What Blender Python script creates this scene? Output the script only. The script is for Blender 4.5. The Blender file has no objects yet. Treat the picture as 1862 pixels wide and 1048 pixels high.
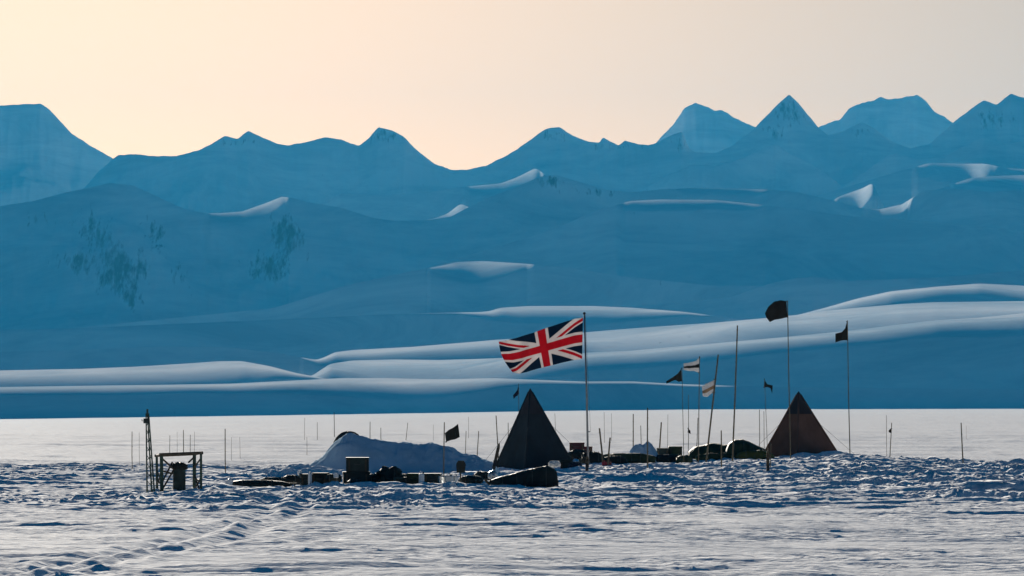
import bpy, math, random
import numpy as np
from mathutils import Vector, Matrix
random.seed(7)
R = math.radians
# ------------------------------------------------------------------ camera
P, HZ, CX, EYE = 9000.0, 741.0, 931.0, 1.95      # focal length in photo pixels, horizon row, centre column, eye height
sc = bpy.context.scene
cam = bpy.data.objects.new('camera', bpy.data.cameras.new('camera'))
sc.collection.objects.link(cam); sc.camera = cam
cam.location = (0, 0, EYE); cam.rotation_euler = (R(90), 0, 0)
cam.data.sensor_width = 36; cam.data.lens = P*36/1862
cam.data.shift_y = (HZ-524)/1862
cam.data.clip_start = 0.5; cam.data.clip_end = 80000
# ------------------------------------------------------------------ sky, sun, exposure
SUN_EL, SUN_AZ = 11.0, 7.0        # azimuth to the left of the view direction
w = bpy.data.worlds.new("World"); sc.world = w; w.use_nodes = True
nt = w.node_tree; nt.nodes.clear()
def N(t, typ, **k):
    n = t.nodes.new(typ)
    for a, b in k.items(): setattr(n, a, b)
    return n
sky = N(nt, 'ShaderNodeTexSky', sky_type='NISHITA'); sky.sun_disc = False
sky.sun_elevation = R(SUN_EL); sky.sun_rotation = R(-SUN_AZ); sky.altitude = 300
sky.air_density = 1.0; sky.dust_density = 1.0; sky.ozone_density = 3.0
geo = N(nt, 'ShaderNodeNewGeometry'); sep = N(nt, 'ShaderNodeSeparateXYZ')
tc = N(nt, 'ShaderNodeTexCoord'); nt.links.new(tc.outputs['Generated'], sep.inputs[0])
mz = N(nt, 'ShaderNodeMapRange'); mz.inputs[1].default_value = 0.085; mz.inputs[2].default_value = 0.20; mz.interpolation_type = 'SMOOTHSTEP'
nt.links.new(sep.outputs['Z'], mz.inputs[0])
my = N(nt, 'ShaderNodeMapRange'); my.inputs[1].default_value = 0.93; my.inputs[2].default_value = 0.7; my.interpolation_type = 'SMOOTHSTEP'
nt.links.new(sep.outputs['Y'], my.inputs[0])
mx = N(nt, 'ShaderNodeMath', operation='MAXIMUM'); nt.links.new(mz.outputs[0], mx.inputs[0]); nt.links.new(my.outputs[0], mx.inputs[1])
WARM, COOL = (0.415, 0.312, 0.255, 1), (0.006, 0.195, 0.345, 1)
tint = N(nt, 'ShaderNodeMix', data_type='RGBA'); nt.links.new(mx.outputs[0], tint.inputs['Factor'])
tint.inputs['A'].default_value = WARM; tint.inputs['B'].default_value = COOL
mul = N(nt, 'ShaderNodeMix', data_type='RGBA', blend_type='MULTIPLY'); mul.inputs['Factor'].default_value = 1
nt.links.new(sky.outputs[0], mul.inputs['A']); nt.links.new(tint.outputs['Result'], mul.inputs['B'])
bg = N(nt, 'ShaderNodeBackground'); bg.inputs['Strength'].default_value = 0.050
nt.links.new(mul.outputs['Result'], bg.inputs[0])
wo = N(nt, 'ShaderNodeOutputWorld'); nt.links.new(bg.outputs[0], wo.inputs[0])
sun = bpy.data.objects.new('sun', bpy.data.lights.new('sun', 'SUN')); sc.collection.objects.link(sun)
sun.data.energy = 5.0; sun.data.angle = R(0.5); sun.data.color = (1.0, 0.90, 0.77)
SD = Vector((-math.sin(R(SUN_AZ))*math.cos(R(SUN_EL)), math.cos(R(SUN_AZ))*math.cos(R(SUN_EL)), math.sin(R(SUN_EL))))
sun.rotation_euler = SD.to_track_quat('Z', 'Y').to_euler(); sun.location = SD*100
sc.view_settings.view_transform = 'Standard'; sc.view_settings.look = 'None'
sc.view_settings.gamma = 1; sc.view_settings.exposure = 1.35
sc.render.engine = 'CYCLES'
sc.cycles.use_denoising = True
sc.cycles.volume_bounces = 1; sc.cycles.max_bounces = 6

# ------------------------------------------------------------------ noise
rng = np.random.default_rng(5)
PERM = rng.permutation(512); ANG = rng.random(512)*2*np.pi
GX, GY = np.cos(ANG), np.sin(ANG)
def perlin(x, y):
    x = np.asarray(x, float); y = np.asarray(y, float)
    xi = np.floor(x).astype(np.int64); yi = np.floor(y).astype(np.int64)
    xf, yf = x-xi, y-yi
    def g(ix, iy, fx, fy):
        h = PERM[(PERM[ix & 511] + iy) & 511]
        return GX[h]*fx + GY[h]*fy
    u = xf**3*(xf*(xf*6-15)+10); v = yf**3*(yf*(yf*6-15)+10)
    a = g(xi, yi, xf, yf); b = g(xi+1, yi, xf-1, yf); c = g(xi, yi+1, xf, yf-1); d = g(xi+1, yi+1, xf-1, yf-1)
    return ((a*(1-u)+b*u)*(1-v) + (c*(1-u)+d*u)*v)*1.5
def fbm(x, y, o=4, lac=2.03, g=0.5):
    s, a = 0, 1.0
    for i in range(o):
        s = s + a*perlin(x+17.3*i, y-9.1*i); a *= g; x = x*lac; y = y*lac
    return s
def ridged(x, y, o=4):
    s, a = 0, 1.0
    for i in range(o):
        s = s + a*(0.5-np.abs(perlin(x+31.7*i, y+11.9*i))); a *= 0.5; x = x*2.1; y = y*2.1
    return s
def sstep(a, b, x):
    t = np.clip((np.asarray(x, float)-a)/(b-a), 0, 1); return t*t*(3-2*t)
def interp(x, pts):
    p = np.array(pts, float); return np.interp(x, p[:, 0], p[:, 1])

# ------------------------------------------------------------------ ground height
def yfar(px): return interp(px, [(-3000, 772), (0, 760), (400, 754.5), (800, 748.5), (1000, 745), (1300, 742), (1862, 741), (5000, 739)])
TRACKS = [[(-150, 1062), (80, 1040), (240, 1016), (350, 988), (420, 966), (480, 938), (500, 915)],
          [(-120, 1075), (120, 1046), (290, 1022), (400, 1000), (450, 985), (520, 948), (560, 920)]]
def p2g(px, py):
    D = EYE*P/(py-HZ); return ((px-CX)/P*D, D)
TR = [[p2g(*q) for q in t] for t in TRACKS]
def seg_dist(x, y, pts):
    d = np.full(np.shape(x), 1e9)
    for (x0, y0), (x1, y1) in zip(pts[:-1], pts[1:]):
        dx, dy = x1-x0, y1-y0; t = np.clip(((x-x0)*dx+(y-y0)*dy)/(dx*dx+dy*dy), 0, 1)
        d = np.minimum(d, np.hypot(x-x0-t*dx, y-y0-t*dy))
    return d
def ground_z(x, y):
    x = np.asarray(x, float); y = np.asarray(y, float)
    D = np.maximum(y, 3.0); px = CX + P*x/D
    tilt = -(yfar(px)-HZ)/P * D * sstep(180, 700, D)
    rise = interp(px, [(0, 0), (300, 0.0), (900, 0.03), (1060, 0.16), (1250, 0.19), (1440, 0.32), (1545, 0.42), (1620, 0.33), (1862, 0.2), (3000, 0.1)])
    rise = rise*np.exp(-((D-151)/12.0)**2)
    shelf = 0.10*sstep(0.0, 0.6, fbm(x/22+3, D/14, 2)+0.2)*(D < 400)
    camp = sstep(88, 103, D)*(1-sstep(158, 176, D))
    fore = 1-sstep(88, 100, D)
    patch = sstep(-0.25, 0.45, fbm(x/9+8, D/13+2, 3))
    far = sstep(160, 180, D)
    # trampled hummocks round the camp, long low sastrugi in front, smooth plain beyond
    wx = x + 0.8*perlin(x/3, D/3)
    n0 = fbm(wx/4.2, D/1.6+4, 3, g=0.55)
    Dw = D + 1.1*camp*n0 + 0.5*fore*n0
    n = fbm(wx/4.2, Dw/1.6+4, 6, g=0.56)
    s = ridged(wx/3.6+50, Dw/0.8, 5)-0.55 + 0.30*(ridged(wx/0.9+9, D/0.45, 3)-0.5)
    left = 1-sstep(1000, 1500, px)
    rough = (0.31+0.08*sstep(950, 1150, px))*camp*(0.45+0.55*patch) + (0.085+0.035*left)*fore*(0.30+0.70*sstep(-0.35, 0.35, fbm(x/7+8, D/5+2, 4))) + 0.08*far
    z = tilt + rise + shelf + rough*(0.45*n + 0.35*s)
    z = z + 0.06*far*fbm(x/14, D/10, 3)*(D < 3000) + 0.25*sstep(300, 900, D)*fbm(x/80, D/120, 3)
    dk = sstep(900, 1120, px)*sstep(112, 122, D)*(1-sstep(150, 166, D)) + (1-sstep(1000, 1200, px))*sstep(90, 97, D)*(1-sstep(108, 120, D))
    swale = 0.05*ridged(x/6+2, Dw/1.9, 4)*fore*sstep(-0.2, 0.4, fbm(x/12+4, D/9, 2))
    z = z + swale + dk*0.11*(ridged(wx/1.3+3, Dw/0.5, 4)-0.5) + (camp+fore)*(0.03*(ridged(wx/0.62+13, D/0.42, 2)-0.5) + 0.03*fbm(wx/0.9, D/0.35, 2))*sstep(-0.5, 0.4, fbm(x/5+1, D/4+7, 3))
    z = z + 0.16*far*(D < 1600)*(ridged(x/13+2, D/10+5, 4)-0.5)*sstep(-0.3, 0.5, fbm(x/60, D/50, 2)) + 0.05*far*(D < 500)*(ridged(x/3, D/2.6, 2)-0.5)
    for t in TR:
        d = seg_dist(x, D, t)
        dd = d + 0.10*perlin(x*1.3, D*1.3)
        z = z - 0.042*np.exp(-(dd/0.16)**2)*(0.8+0.6*fbm(wx*1.2,D*1.2,2)) + 0.03*np.exp(-((dd-0.34)/0.14)**2)*(0.4+fbm(wx*1.2+9,D*1.2,2))
    return z
def gz(x, y): return float(ground_z(np.array([x]), np.array([y]))[0])
def at(px, D): return (px-CX)/P*D
def zz(py, D): return EYE-(py-HZ)/P*D

# ------------------------------------------------------------------ materials
def mat(name, col, rough=0.7, var=0.25, scale=6.0, bump=0.0, bscale=20.0, col2=None, spec=0.3, metal=0.0):
    m = bpy.data.materials.new(name); m.use_nodes = True; t = m.node_tree
    b = t.nodes['Principled BSDF']; b.inputs['Roughness'].default_value = rough
    b.inputs['Specular IOR Level'].default_value = spec; b.inputs['Metallic'].default_value = metal
    c = N(t, 'ShaderNodeTexCoord'); n = N(t, 'ShaderNodeTexNoise'); n.inputs['Scale'].default_value = scale; n.inputs['Detail'].default_value = 5
    t.links.new(c.outputs['Object'], n.inputs['Vector'])
    r = N(t, 'ShaderNodeMapRange'); r.inputs[1].default_value = 0.35; r.inputs[2].default_value = 0.65
    t.links.new(n.outputs['Fac'], r.inputs[0])
    mx = N(t, 'ShaderNodeMix', data_type='RGBA'); t.links.new(r.outputs[0], mx.inputs['Factor'])
    c2 = col2 or tuple(v*(1-var) for v in col)
    mx.inputs['A'].default_value = (*col, 1); mx.inputs['B'].default_value = (*c2, 1)
    t.links.new(mx.outputs['Result'], b.inputs['Base Color'])
    if bump:
        n2 = N(t, 'ShaderNodeTexNoise'); n2.inputs['Scale'].default_value = bscale; n2.inputs['Detail'].default_value = 6
        t.links.new(c.outputs['Object'], n2.inputs['Vector'])
        bm = N(t, 'ShaderNodeBump'); bm.inputs['Strength'].default_value = 1; bm.inputs['Distance'].default_value = bump
        t.links.new(n2.outputs['Fac'], bm.inputs['Height']); t.links.new(bm.outputs[0], b.inputs['Normal'])
    return m
M = {}
M['snow'] = mat('snow', (0.86, 0.87, 0.88), 0.75, 0.06, 0.7, 0.04, 5.0, spec=0.0)
SNOW_SHEEN = 0.009
M['drift'] = mat('shade_tinted_drift_snow', (0.56, 0.71, 0.80), 0.75, 0.12, 1.5, 0.015, 7.0, spec=0.0)  # snow darkened and blued: the drifts' backlit shade is part of this base colour
M['canvas_dark'] = mat('dark_canvas', (0.020, 0.034, 0.045), 0.85, 0.3, 2.0, 0.01, 6.0)
M['canvas_brown'] = mat('brown_canvas', (0.15, 0.082, 0.062), 0.85, 0.3, 2.0, 0.01, 6.0)
M['canvas_cap'] = mat('cap_canvas', (0.03, 0.035, 0.045), 0.85, 0.3, 3.0, 0.005, 8.0)
M['bamboo'] = mat('bamboo', (0.16, 0.13, 0.08), 0.6, 0.5, 9.0)
M['wood'] = mat('weathered_wood', (0.085, 0.07, 0.05), 0.8, 0.45, 12.0, 0.003, 30)
M['greenwood'] = mat('green_painted_wood', (0.035, 0.07, 0.055), 0.7, 0.4, 8.0)
M['metal'] = mat('grey_metal', (0.25, 0.26, 0.27), 0.45, 0.3, 8.0, metal=0.6)
M['black_cloth'] = mat('black_cloth', (0.018, 0.020, 0.018), 0.9, 0.3, 6.0)
M['blue_cloth'] = mat('navy_cloth', (0.012, 0.02, 0.045), 0.9, 0.3, 6.0)
M['drum'] = mat('drum_green', (0.028, 0.045, 0.040), 0.6, 0.4, 7.0, 0.003, 10)
M['green_tarp'] = mat('green_tarpaulin', (0.045, 0.062, 0.028), 0.7, 0.4, 4.0, 0.02, 5)
M['dark_tarp'] = mat('dark_tarpaulin', (0.020, 0.026, 0.024), 0.7, 0.4, 4.0, 0.02, 5)
M['olive_tarp'] = mat('olive_tarpaulin', (0.10, 0.10, 0.02), 0.7, 0.4, 4.0, 0.02, 5)
M['crate'] = mat('dark_crate', (0.022, 0.033, 0.032), 0.75, 0.35, 6.0, 0.004, 12)
M['brown_crate'] = mat('brown_crate', (0.06, 0.05, 0.035), 0.75, 0.35, 6.0, 0.004, 12)
M['red'] = mat('maroon_paint', (0.07, 0.018, 0.028), 0.6, 0.35, 5.0)
M['brightred'] = mat('red_paint', (0.35, 0.03, 0.05), 0.6, 0.3, 5.0)
M['white'] = mat('white_plastic', (0.8, 0.8, 0.78), 0.4, 0.08, 5.0, spec=0.5)
M['white_cloth'] = mat('white_cloth', (0.80, 0.78, 0.74), 0.85, 0.15, 5.0)
M['tan_cloth'] = mat('tan_cloth', (0.35, 0.22, 0.12), 0.85, 0.15, 5.0)
M['rope'] = mat('rope', (0.10, 0.10, 0.09), 0.9, 0.2, 5.0)
M['silver'] = mat('silver_foil', (0.55, 0.57, 0.58), 0.35, 0.3, 9.0, 0.01, 9, metal=0.7)

def sheen(m, fac, rough):
    t = m.node_tree; b = t.nodes['Principled BSDF']; g = N(t, 'ShaderNodeBsdfGlossy'); g.inputs['Roughness'].default_value = rough
    g.inputs['Color'].default_value = (0.9, 0.9, 0.9, 1); ms = N(t, 'ShaderNodeMixShader'); ms.inputs[0].default_value = fac
    t.links.new(b.outputs[0], ms.inputs[1]); t.links.new(g.outputs[0], ms.inputs[2]); t.links.new(ms.outputs[0], t.nodes['Material Output'].inputs['Surface'])
sheen(M['snow'], SNOW_SHEEN, 0.6)
def mountain_mat():
    m = bpy.data.materials.new('mountain_snow_and_rock'); m.use_nodes = True; t = m.node_tree
    b = t.nodes['Principled BSDF']; b.inputs['Roughness'].default_value = 0.9; b.inputs['Specular IOR Level'].default_value = 0.0
    at_ = N(t, 'ShaderNodeAttribute', attribute_name='rock')
    c = N(t, 'ShaderNodeTexCoord'); n = N(t, 'ShaderNodeTexNoise'); n.inputs['Scale'].default_value = 0.045; n.inputs['Detail'].default_value = 8; n.inputs['Roughness'].default_value = 0.65
    mp = N(t, 'ShaderNodeMapping'); mp.inputs['Scale'].default_value = (1.3, 0.15, 0.40); t.links.new(c.outputs['Object'], mp.inputs[0])
    t.links.new(mp.outputs[0], n.inputs['Vector'])
    a = N(t, 'ShaderNodeMath', operation='MULTIPLY_ADD'); a.inputs[1].default_value = 0.38; t.links.new(at_.outputs['Fac'], a.inputs[0]); t.links.new(n.outputs['Fac'], a.inputs[2])
    r = N(t, 'ShaderNodeMapRange'); r.inputs[1].default_value = 0.68; r.inputs[2].default_value = 0.86; t.links.new(a.outputs[0], r.inputs[0])
    mx = N(t, 'ShaderNodeMix', data_type='RGBA'); t.links.new(r.outputs[0], mx.inputs['Factor'])
    # fresh snow against wind scoured ice
    mp2 = N(t, 'ShaderNodeMapping'); mp2.inputs['Scale'].default_value = (0.6, 0.6, 2.2); t.links.new(c.outputs['Object'], mp2.inputs[0])
    n2 = N(t, 'ShaderNodeTexNoise'); n2.inputs['Scale'].default_value = 0.0032; n2.inputs['Detail'].default_value = 9; n2.inputs['Roughness'].default_value = 0.68; n2.inputs['Distortion'].default_value = 0.8
    t.links.new(mp2.outputs[0], n2.inputs['Vector'])
    r2 = N(t, 'ShaderNodeMapRange'); r2.inputs[1].default_value = 0.40; r2.inputs[2].default_value = 0.66; t.links.new(n2.outputs['Fac'], r2.inputs[0])
    ice = N(t, 'ShaderNodeMix', data_type='RGBA'); t.links.new(r2.outputs[0], ice.inputs['Factor'])
    ice.inputs['A'].default_value = (0.88, 0.89, 0.90, 1); ice.inputs['B'].default_value = (0.50, 0.60, 0.68, 1)
    t.links.new(ice.outputs['Result'], mx.inputs['A']); mx.inputs['B'].default_value = (0.045, 0.05, 0.10, 1)
    t.links.new(mx.outputs['Result'], b.inputs['Base Color'])
    return m
M['mountain'] = mountain_mat()

# ------------------------------------------------------------------ mesh helpers
C = sc.collection
def grid_mesh(name, X, Y, Z, m, smooth=True, attr=None):
    r, c = X.shape; me = bpy.data.meshes.new(name)
    v = np.stack([X, Y, Z], -1).reshape(-1, 3).astype(np.float32)
    i = (np.arange(r-1)[:, None]*c + np.arange(c-1)[None]).ravel()
    f = np.stack([i, i+1, i+1+c, i+c], -1).astype(np.int32)
    me.vertices.add(len(v)); me.vertices.foreach_set('co', v.ravel())
    me.loops.add(f.size); me.loops.foreach_set('vertex_index', f.ravel())
    me.polygons.add(len(f)); me.polygons.foreach_set('loop_start', np.arange(len(f), dtype=np.int32)*4)
    me.update(calc_edges=True); me.validate()
    if smooth: me.polygons.foreach_set('use_smooth', np.ones(len(me.polygons), bool))
    if attr is not None:
        a = me.attributes.new('rock', 'FLOAT', 'POINT'); a.data.foreach_set('value', attr.ravel().astype(np.float32))
    me.materials.append(m); o = bpy.data.objects.new(name, me); C.objects.link(o); return o
def tag(o, label=None, cat=None, group=None, kind=None):
    if label: o['label'] = label
    if cat: o['category'] = cat
    if group: o['group'] = group
    if kind: o['kind'] = kind
    return o
def empty(name, loc, label, cat, group=None, rz=0.0):
    o = bpy.data.objects.new(name, None); C.objects.link(o); o.location = loc; o.rotation_euler = (0, 0, rz)
    o.empty_display_size = 0.1
    return tag(o, label, cat, group)
class MB:
    def __init__(s): s.v = []; s.f = []
    def add(s, vs, fs):
        n = len(s.v); s.v += [tuple(q) for q in vs]; s.f += [tuple(i+n for i in q) for q in fs]; return s
    def box(s, c, size, rz=0.0, rx=0.0, ry=0.0, b=0.0):
        hx, hy, hz = [q/2 for q in size]; m = Matrix.Rotation(rz, 3, 'Z') @ Matrix.Rotation(ry, 3, 'Y') @ Matrix.Rotation(rx, 3, 'X')
        b = b or min(hx, hy, hz)*0.12
        pts = []                                        # chamfered box: 24 corners
        for sx in (-1, 1):
            for sy in (-1, 1):
                for sz in (-1, 1):
                    pts += [(sx*(hx), sy*(hy-b), sz*(hz-b)), (sx*(hx-b), sy*hy, sz*(hz-b)), (sx*(hx-b), sy*(hy-b), sz*hz)]
        idx = lambda sx, sy, sz, k: ((sx > 0)*4+(sy > 0)*2+(sz > 0))*3+k
        F = []
        for q in (-1, 1):
            F.append([idx(q, -1, -1, 0), idx(q, 1, -1, 0), idx(q, 1, 1, 0), idx(q, -1, 1, 0)][::q])
            F.append([idx(-1, q, -1, 1), idx(1, q, -1, 1), idx(1, q, 1, 1), idx(-1, q, 1, 1)][::-q])
            F.append([idx(-1, -1, q, 2), idx(1, -1, q, 2), idx(1, 1, q, 2), idx(-1, 1, q, 2)][::q])
        for a in (-1, 1):
            for c2 in (-1, 1):
                F.append([idx(a, c2, -1, 0), idx(a, c2, -1, 1), idx(a, c2, 1, 1), idx(a, c2, 1, 0)][::a*c2])
                F.append([idx(a, -1, c2, 0), idx(a, 1, c2, 0), idx(a, 1, c2, 2), idx(a, -1, c2, 2)][::a*c2])
                F.append([idx(-1, a, c2, 2), idx(1, a, c2, 2), idx(1, a, c2, 1), idx(-1, a, c2, 1)][::-a*c2 if a*c2 else 1])
                for d in (-1, 1): F.append([idx(a, c2, d, k) for k in range(3)][::a*c2*d])
        return s.add([tuple(m @ Vector(p) + Vector(c)) for p in pts], F)
    def tube(s, pts, r, n=8, r1=None):
        pts = [Vector(p) for p in pts]; r1 = r if r1 is None else r1; V = []; F = []
        for k, p in enumerate(pts):
            d = (pts[min(k+1, len(pts)-1)]-pts[max(k-1, 0)]).normalized()
            a = d.cross(Vector((0, 0, 1)) if abs(d.z) < 0.9 else Vector((1, 0, 0))).normalized(); b = d.cross(a)
            rr = r+(r1-r)*k/max(1, len(pts)-1)
            V += [p+(a*math.cos(2*math.pi*i/n)+b*math.sin(2*math.pi*i/n))*rr for i in range(n)]
        for k in range(len(pts)-1):
            F += [(k*n+i, k*n+(i+1) % n, (k+1)*n+(i+1) % n, (k+1)*n+i) for i in range(n)]
        F += [tuple(range(n))[::-1], tuple((len(pts)-1)*n+i for i in range(n))]
        return s.add(V, F)
    def lathe(s, prof, c, n=20, m=None):
        V = []; F = []
        for r, z in prof:
            V += [(r*math.cos(2*math.pi*i/n), r*math.sin(2*math.pi*i/n), z) for i in range(n)]
        for k in range(len(prof)-1): F += [(k*n+i, k*n+(i+1) % n, (k+1)*n+(i+1) % n, (k+1)*n+i) for i in range(n)]
        F += [tuple(range(n))[::-1], tuple((len(prof)-1)*n+i for i in range(n))]
        m = m or Matrix.Identity(3)
        return s.add([tuple(m @ Vector(q)+Vector(c)) for q in V], F)
    def blob(s, c, size, seed=0, amp=0.12, freq=2.5, n=28, flat=0.75, power=0.8):
        V = []; F = []; nu, nv = n, n//2
        for j in range(nv+1):
            th = math.pi*j/nv
            for i in range(nu):
                ph = 2*math.pi*i/nu
                sp = lambda q: math.copysign(abs(q)**power, q)
                d = (sp(math.sin(th))*sp(math.cos(ph)), sp(math.sin(th))*sp(math.sin(ph)), sp(math.cos(th)))
                k = 1+amp*float(perlin(freq*d[0]+seed*3.7+freq*d[2], freq*d[1]+seed*1.3))+amp*0.5*float(perlin(2.7*freq*d[0]+seed, 2.7*freq*(d[1]+d[2])+seed))
                z = d[2]*k
                V.append((c[0]+d[0]*k*size[0]/2, c[1]+d[1]*k*size[1]/2, c[2]+(z if z > 0 else z*flat)*size[2]/2))
        for j in range(nv): F += [(j*nu+i, (j+1)*nu+i, (j+1)*nu+(i+1) % nu, j*nu+(i+1) % nu) for i in range(nu)]
        return s.add(V, F)
    def build(s, name, m, parent=None, smooth=False):
        me = bpy.data.meshes.new(name); me.from_pydata(s.v, [], s.f); me.update()
        if smooth:
            for p in me.polygons: p.use_smooth = True
        me.materials.append(m); o = bpy.data.objects.new(name, me); C.objects.link(o)
        if parent: o.parent = parent
        return o

# ------------------------------------------------------------------ the snow field, one sheet to the foot of the mountains
us = np.unique(np.concatenate([np.linspace(-1.3, -0.2, 60), np.linspace(-0.2, -0.115, 90), np.linspace(-0.115, 0.115, 1000), np.linspace(0.115, 0.2, 90), np.linspace(0.2, 1.3, 60)]))
ds = np.concatenate([np.geomspace(4, 45, 60), np.arange(45.2, 100, 0.14), np.arange(100, 180, 0.13), np.geomspace(180.5, 1500, 520), np.geomspace(1515, 9000, 60)])
Dg, Ug = np.meshgrid(ds, us, indexing='ij')
Xg = Ug*Dg
tag(grid_mesh('snow_field', Xg, Dg, ground_z(Xg, Dg), M['snow']), 'wind packed snow field in front of the mountains', kind='structure')

# ------------------------------------------------------------------ mountains: one ridge behind another
def ridge(name, D0, crest, thick, x0=-900, x1=2760, slope=0.45, amp=8.0, lam=400.0, wander=0.0, step=2.0, rocks=(), rug=0.0, endfall=0.16, lit0=None, crnoise=0.0):
    px = np.arange(x0, x1+step, step)
    cp = np.array(crest, float)
    y = np.interp(px, cp[:, 0], cp[:, 1])
    k = np.ones(3)/3 if rug > 90 else np.hanning(13)/np.hanning(13).sum()
    y = np.convolve(np.pad(y, len(k)//2, 'edge'), k, 'valid')
    y = y + np.where(px < cp[0, 0], (cp[0, 0]-px)*endfall, 0) + np.where(px > cp[-1, 0], (px-cp[-1, 0])*endfall, 0)
    if crnoise > 0: y = y + crnoise*fbm(px/19+D0, px*0+D0*0.37, 5)
    keep = y < 790
    px = px[keep]; y = y[keep]
    t = np.maximum(np.interp(px, *np.array(thick, float).T), 0.25)
    kn = 71 if D0 < 11460 else 37; kt = np.hanning(kn); t = np.convolve(np.pad(t, kn//2, 'edge'), kt/kt.sum(), 'valid')*(1+0.10*perlin(px/300+D0, px*0+3.3))
    e = (HZ-y)/P; u = (px-CX)/P
    q = sstep(0.7, 2.5, t); sg = 0.05 if D0 < 11460 else 0.085; s0 = sg*q+0.40*(1-q); tm = t/P*D0
    ws = 0.45*tm/s0                                              # a gentle sunlit shelf, a rounded brow, then the steep shaded face
    a = np.maximum(0.20-e-sg, 0.03)**2/(4*0.75*tm)
    w1 = np.maximum(0.22-s0, 0.01)/(2*a)
    sh = (ws+w1)*q
    Dc = D0*(1+wander*perlin(px/260+D0*0.013, px*0+1.7))+sh
    zc = EYE+e*Dc
    drop_needed = zc + 60
    d1 = s0*(ws+w1)+a*w1**2
    Wmax = (ws+w1+np.maximum(drop_needed-d1, 20)/slope)[None]
    wf = np.concatenate([ws*np.linspace(0, 1, 14)[:-1, None]**1.3, ws+w1*np.linspace(0, 1, 18)[:-1, None], ws+w1+(Wmax-ws-w1)*np.linspace(0, 1, 60)[:, None]**1.3])
    wc = np.clip(wf-ws, 0, w1); we = np.maximum(wf-sh*0.8, 0)
    f = s0*np.minimum(wf, ws+w1)+a*wc**2+slope*np.maximum(wf-ws-w1, 0)
    D = Dc-wf; z = zc[None] - e*wf - f
    X = u*D
    fade = sstep(0, 1, we/(90.0 if rug > 90 else 260.0)) + 0.10*sstep(0, 1, wf/150)
    n = fbm(X/lam+D0*0.01, D/lam, 6)
    z = z + fade*amp*(n-0.25)
    if rug: z = z - sstep(0, 1, we/350.0)*rug*np.maximum(1.0-ridged(X/900+D0*0.02, D/1100, 5), 0) - sstep(0, 1, we/90.0)*0.16*rug*np.maximum(0.9-ridged(X/260+D0*0.02, D/330, 4), 0)
    zcap = EYE+e*D-0.04*wf; z = np.minimum(z, np.where(wf > 1, zcap, z))
    # far side falls away
    wb = np.linspace(0, 1, 12)[1:, None]**1.5*(zc/0.35+80)[None]
    Db = Dc+wb; zb = zc - 0.35*wb*np.minimum(1, wb/60) ; Xb = u*Db
    Dall = np.concatenate([D[::-1], Db]); Xall = np.concatenate([X[::-1], Xb]); Zall = np.concatenate([z[::-1], zb])
    rock = np.zeros_like(Dall)
    Ypx = HZ-(Zall-EYE)/Dall*P; PX = CX+P*Xall/Dall
    for (rx, ry, sx, sy, st) in rocks:
        rock = np.maximum(rock, st*np.exp(-((PX-rx-(Ypx-ry)*0.25)/sx)**2-((Ypx-ry)/sy)**2))
    o = grid_mesh(name, Xall, Dall, Zall, M['mountain'], attr=rock)
    return tag(o, kind='structure')
Z0 = [(0, 0.4), (10, 0.4)]
# far peaks
ridge('far_peaks', 25500, [(1080, 330), (1190, 262), (1212, 240), (1225, 225), (1245, 197), (1262, 188), (1285, 193), (1300, 203), (1312, 200), (1340, 217), (1365, 228), (1400, 238), (1460, 250), (1490, 232), (1510, 222), (1528, 218), (1545, 196), (1572, 186), (1590, 183), (1600, 176), (1620, 182), (1650, 176), (1668, 173), (1680, 181), (1700, 203), (1730, 222), (1800, 250)],
      Z0, slope=0.6, amp=22, lam=600, rug=220, endfall=0.5, crnoise=1.7)
ridge('left_massif', 24000, [(-900, 230), (-400, 205), (-200, 188), (0, 192), (40, 190), (75, 189), (88, 198), (100, 210), (130, 243), (150, 255), (160, 263), (180, 274), (205, 288), (260, 330), (330, 380)],
      Z0, slope=0.6, amp=22, lam=600, rug=200, crnoise=0.7)
ridge('mountain_range', 20500, [(-900, 420), (0, 400), (100, 372), (150, 345), (180, 312), (203, 291), (215, 282), (250, 281), (275, 284), (320, 284), (360, 274), (385, 262), (408, 247), (432, 253), (452, 238), (470, 247), (500, 260), (522, 265), (560, 258), (590, 250), (620, 254), (653, 266), (670, 252), (688, 231), (715, 238), (735, 250), (760, 275), (790, 298), (820, 309), (850, 309), (885, 301), (920, 284), (960, 258), (993, 234), (1017, 231), (1040, 246), (1070, 258), (1090, 260), (1096, 250), (1125, 265), (1136, 256), (1160, 262), (1180, 264), (1200, 258), (1222, 245), (1240, 240), (1252, 268), (1262, 277), (1300, 279), (1330, 266), (1370, 236), (1400, 204), (1435, 171), (1455, 192), (1488, 232), (1505, 246), (1530, 240), (1568, 222), (1590, 234), (1622, 258), (1655, 270), (1690, 262), (1735, 222), (1760, 202), (1790, 182), (1812, 191), (1838, 171), (1862, 178), (1960, 210), (2100, 170), (2300, 230), (2760, 260)],
      Z0, slope=0.55, amp=22, lam=500, rocks=[(1435, 205, 30, 28, .8), (1400, 240, 30, 26, .5), (1800, 215, 44, 26, .6), (1568, 240, 30, 16, .5), (700, 248, 40, 14, .7), (1005, 246, 34, 14, .7), (430, 258, 50, 10, .6), (1120, 268, 50, 10, .6), (1235, 262, 14, 18, .7)], rug=260, crnoise=0.9)
for D_, pts in ((19200, [(1170, 345), (1215, 318), (1258, 300), (1300, 301), (1345, 290), (1392, 268), (1410, 262), (1440, 282), (1478, 300), (1520, 330)]),
               (19100, [(1540, 335), (1580, 308), (1612, 284), (1630, 279), (1668, 291), (1720, 284), (1760, 262), (1790, 250), (1830, 262), (1900, 250), (2000, 300)])):
    ridge('mountain_spur', D_, pts, [(0, 0.3), (10, 0.3)], slope=0.55, amp=18, lam=400, rug=150, endfall=0.9, crnoise=1.0)
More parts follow.
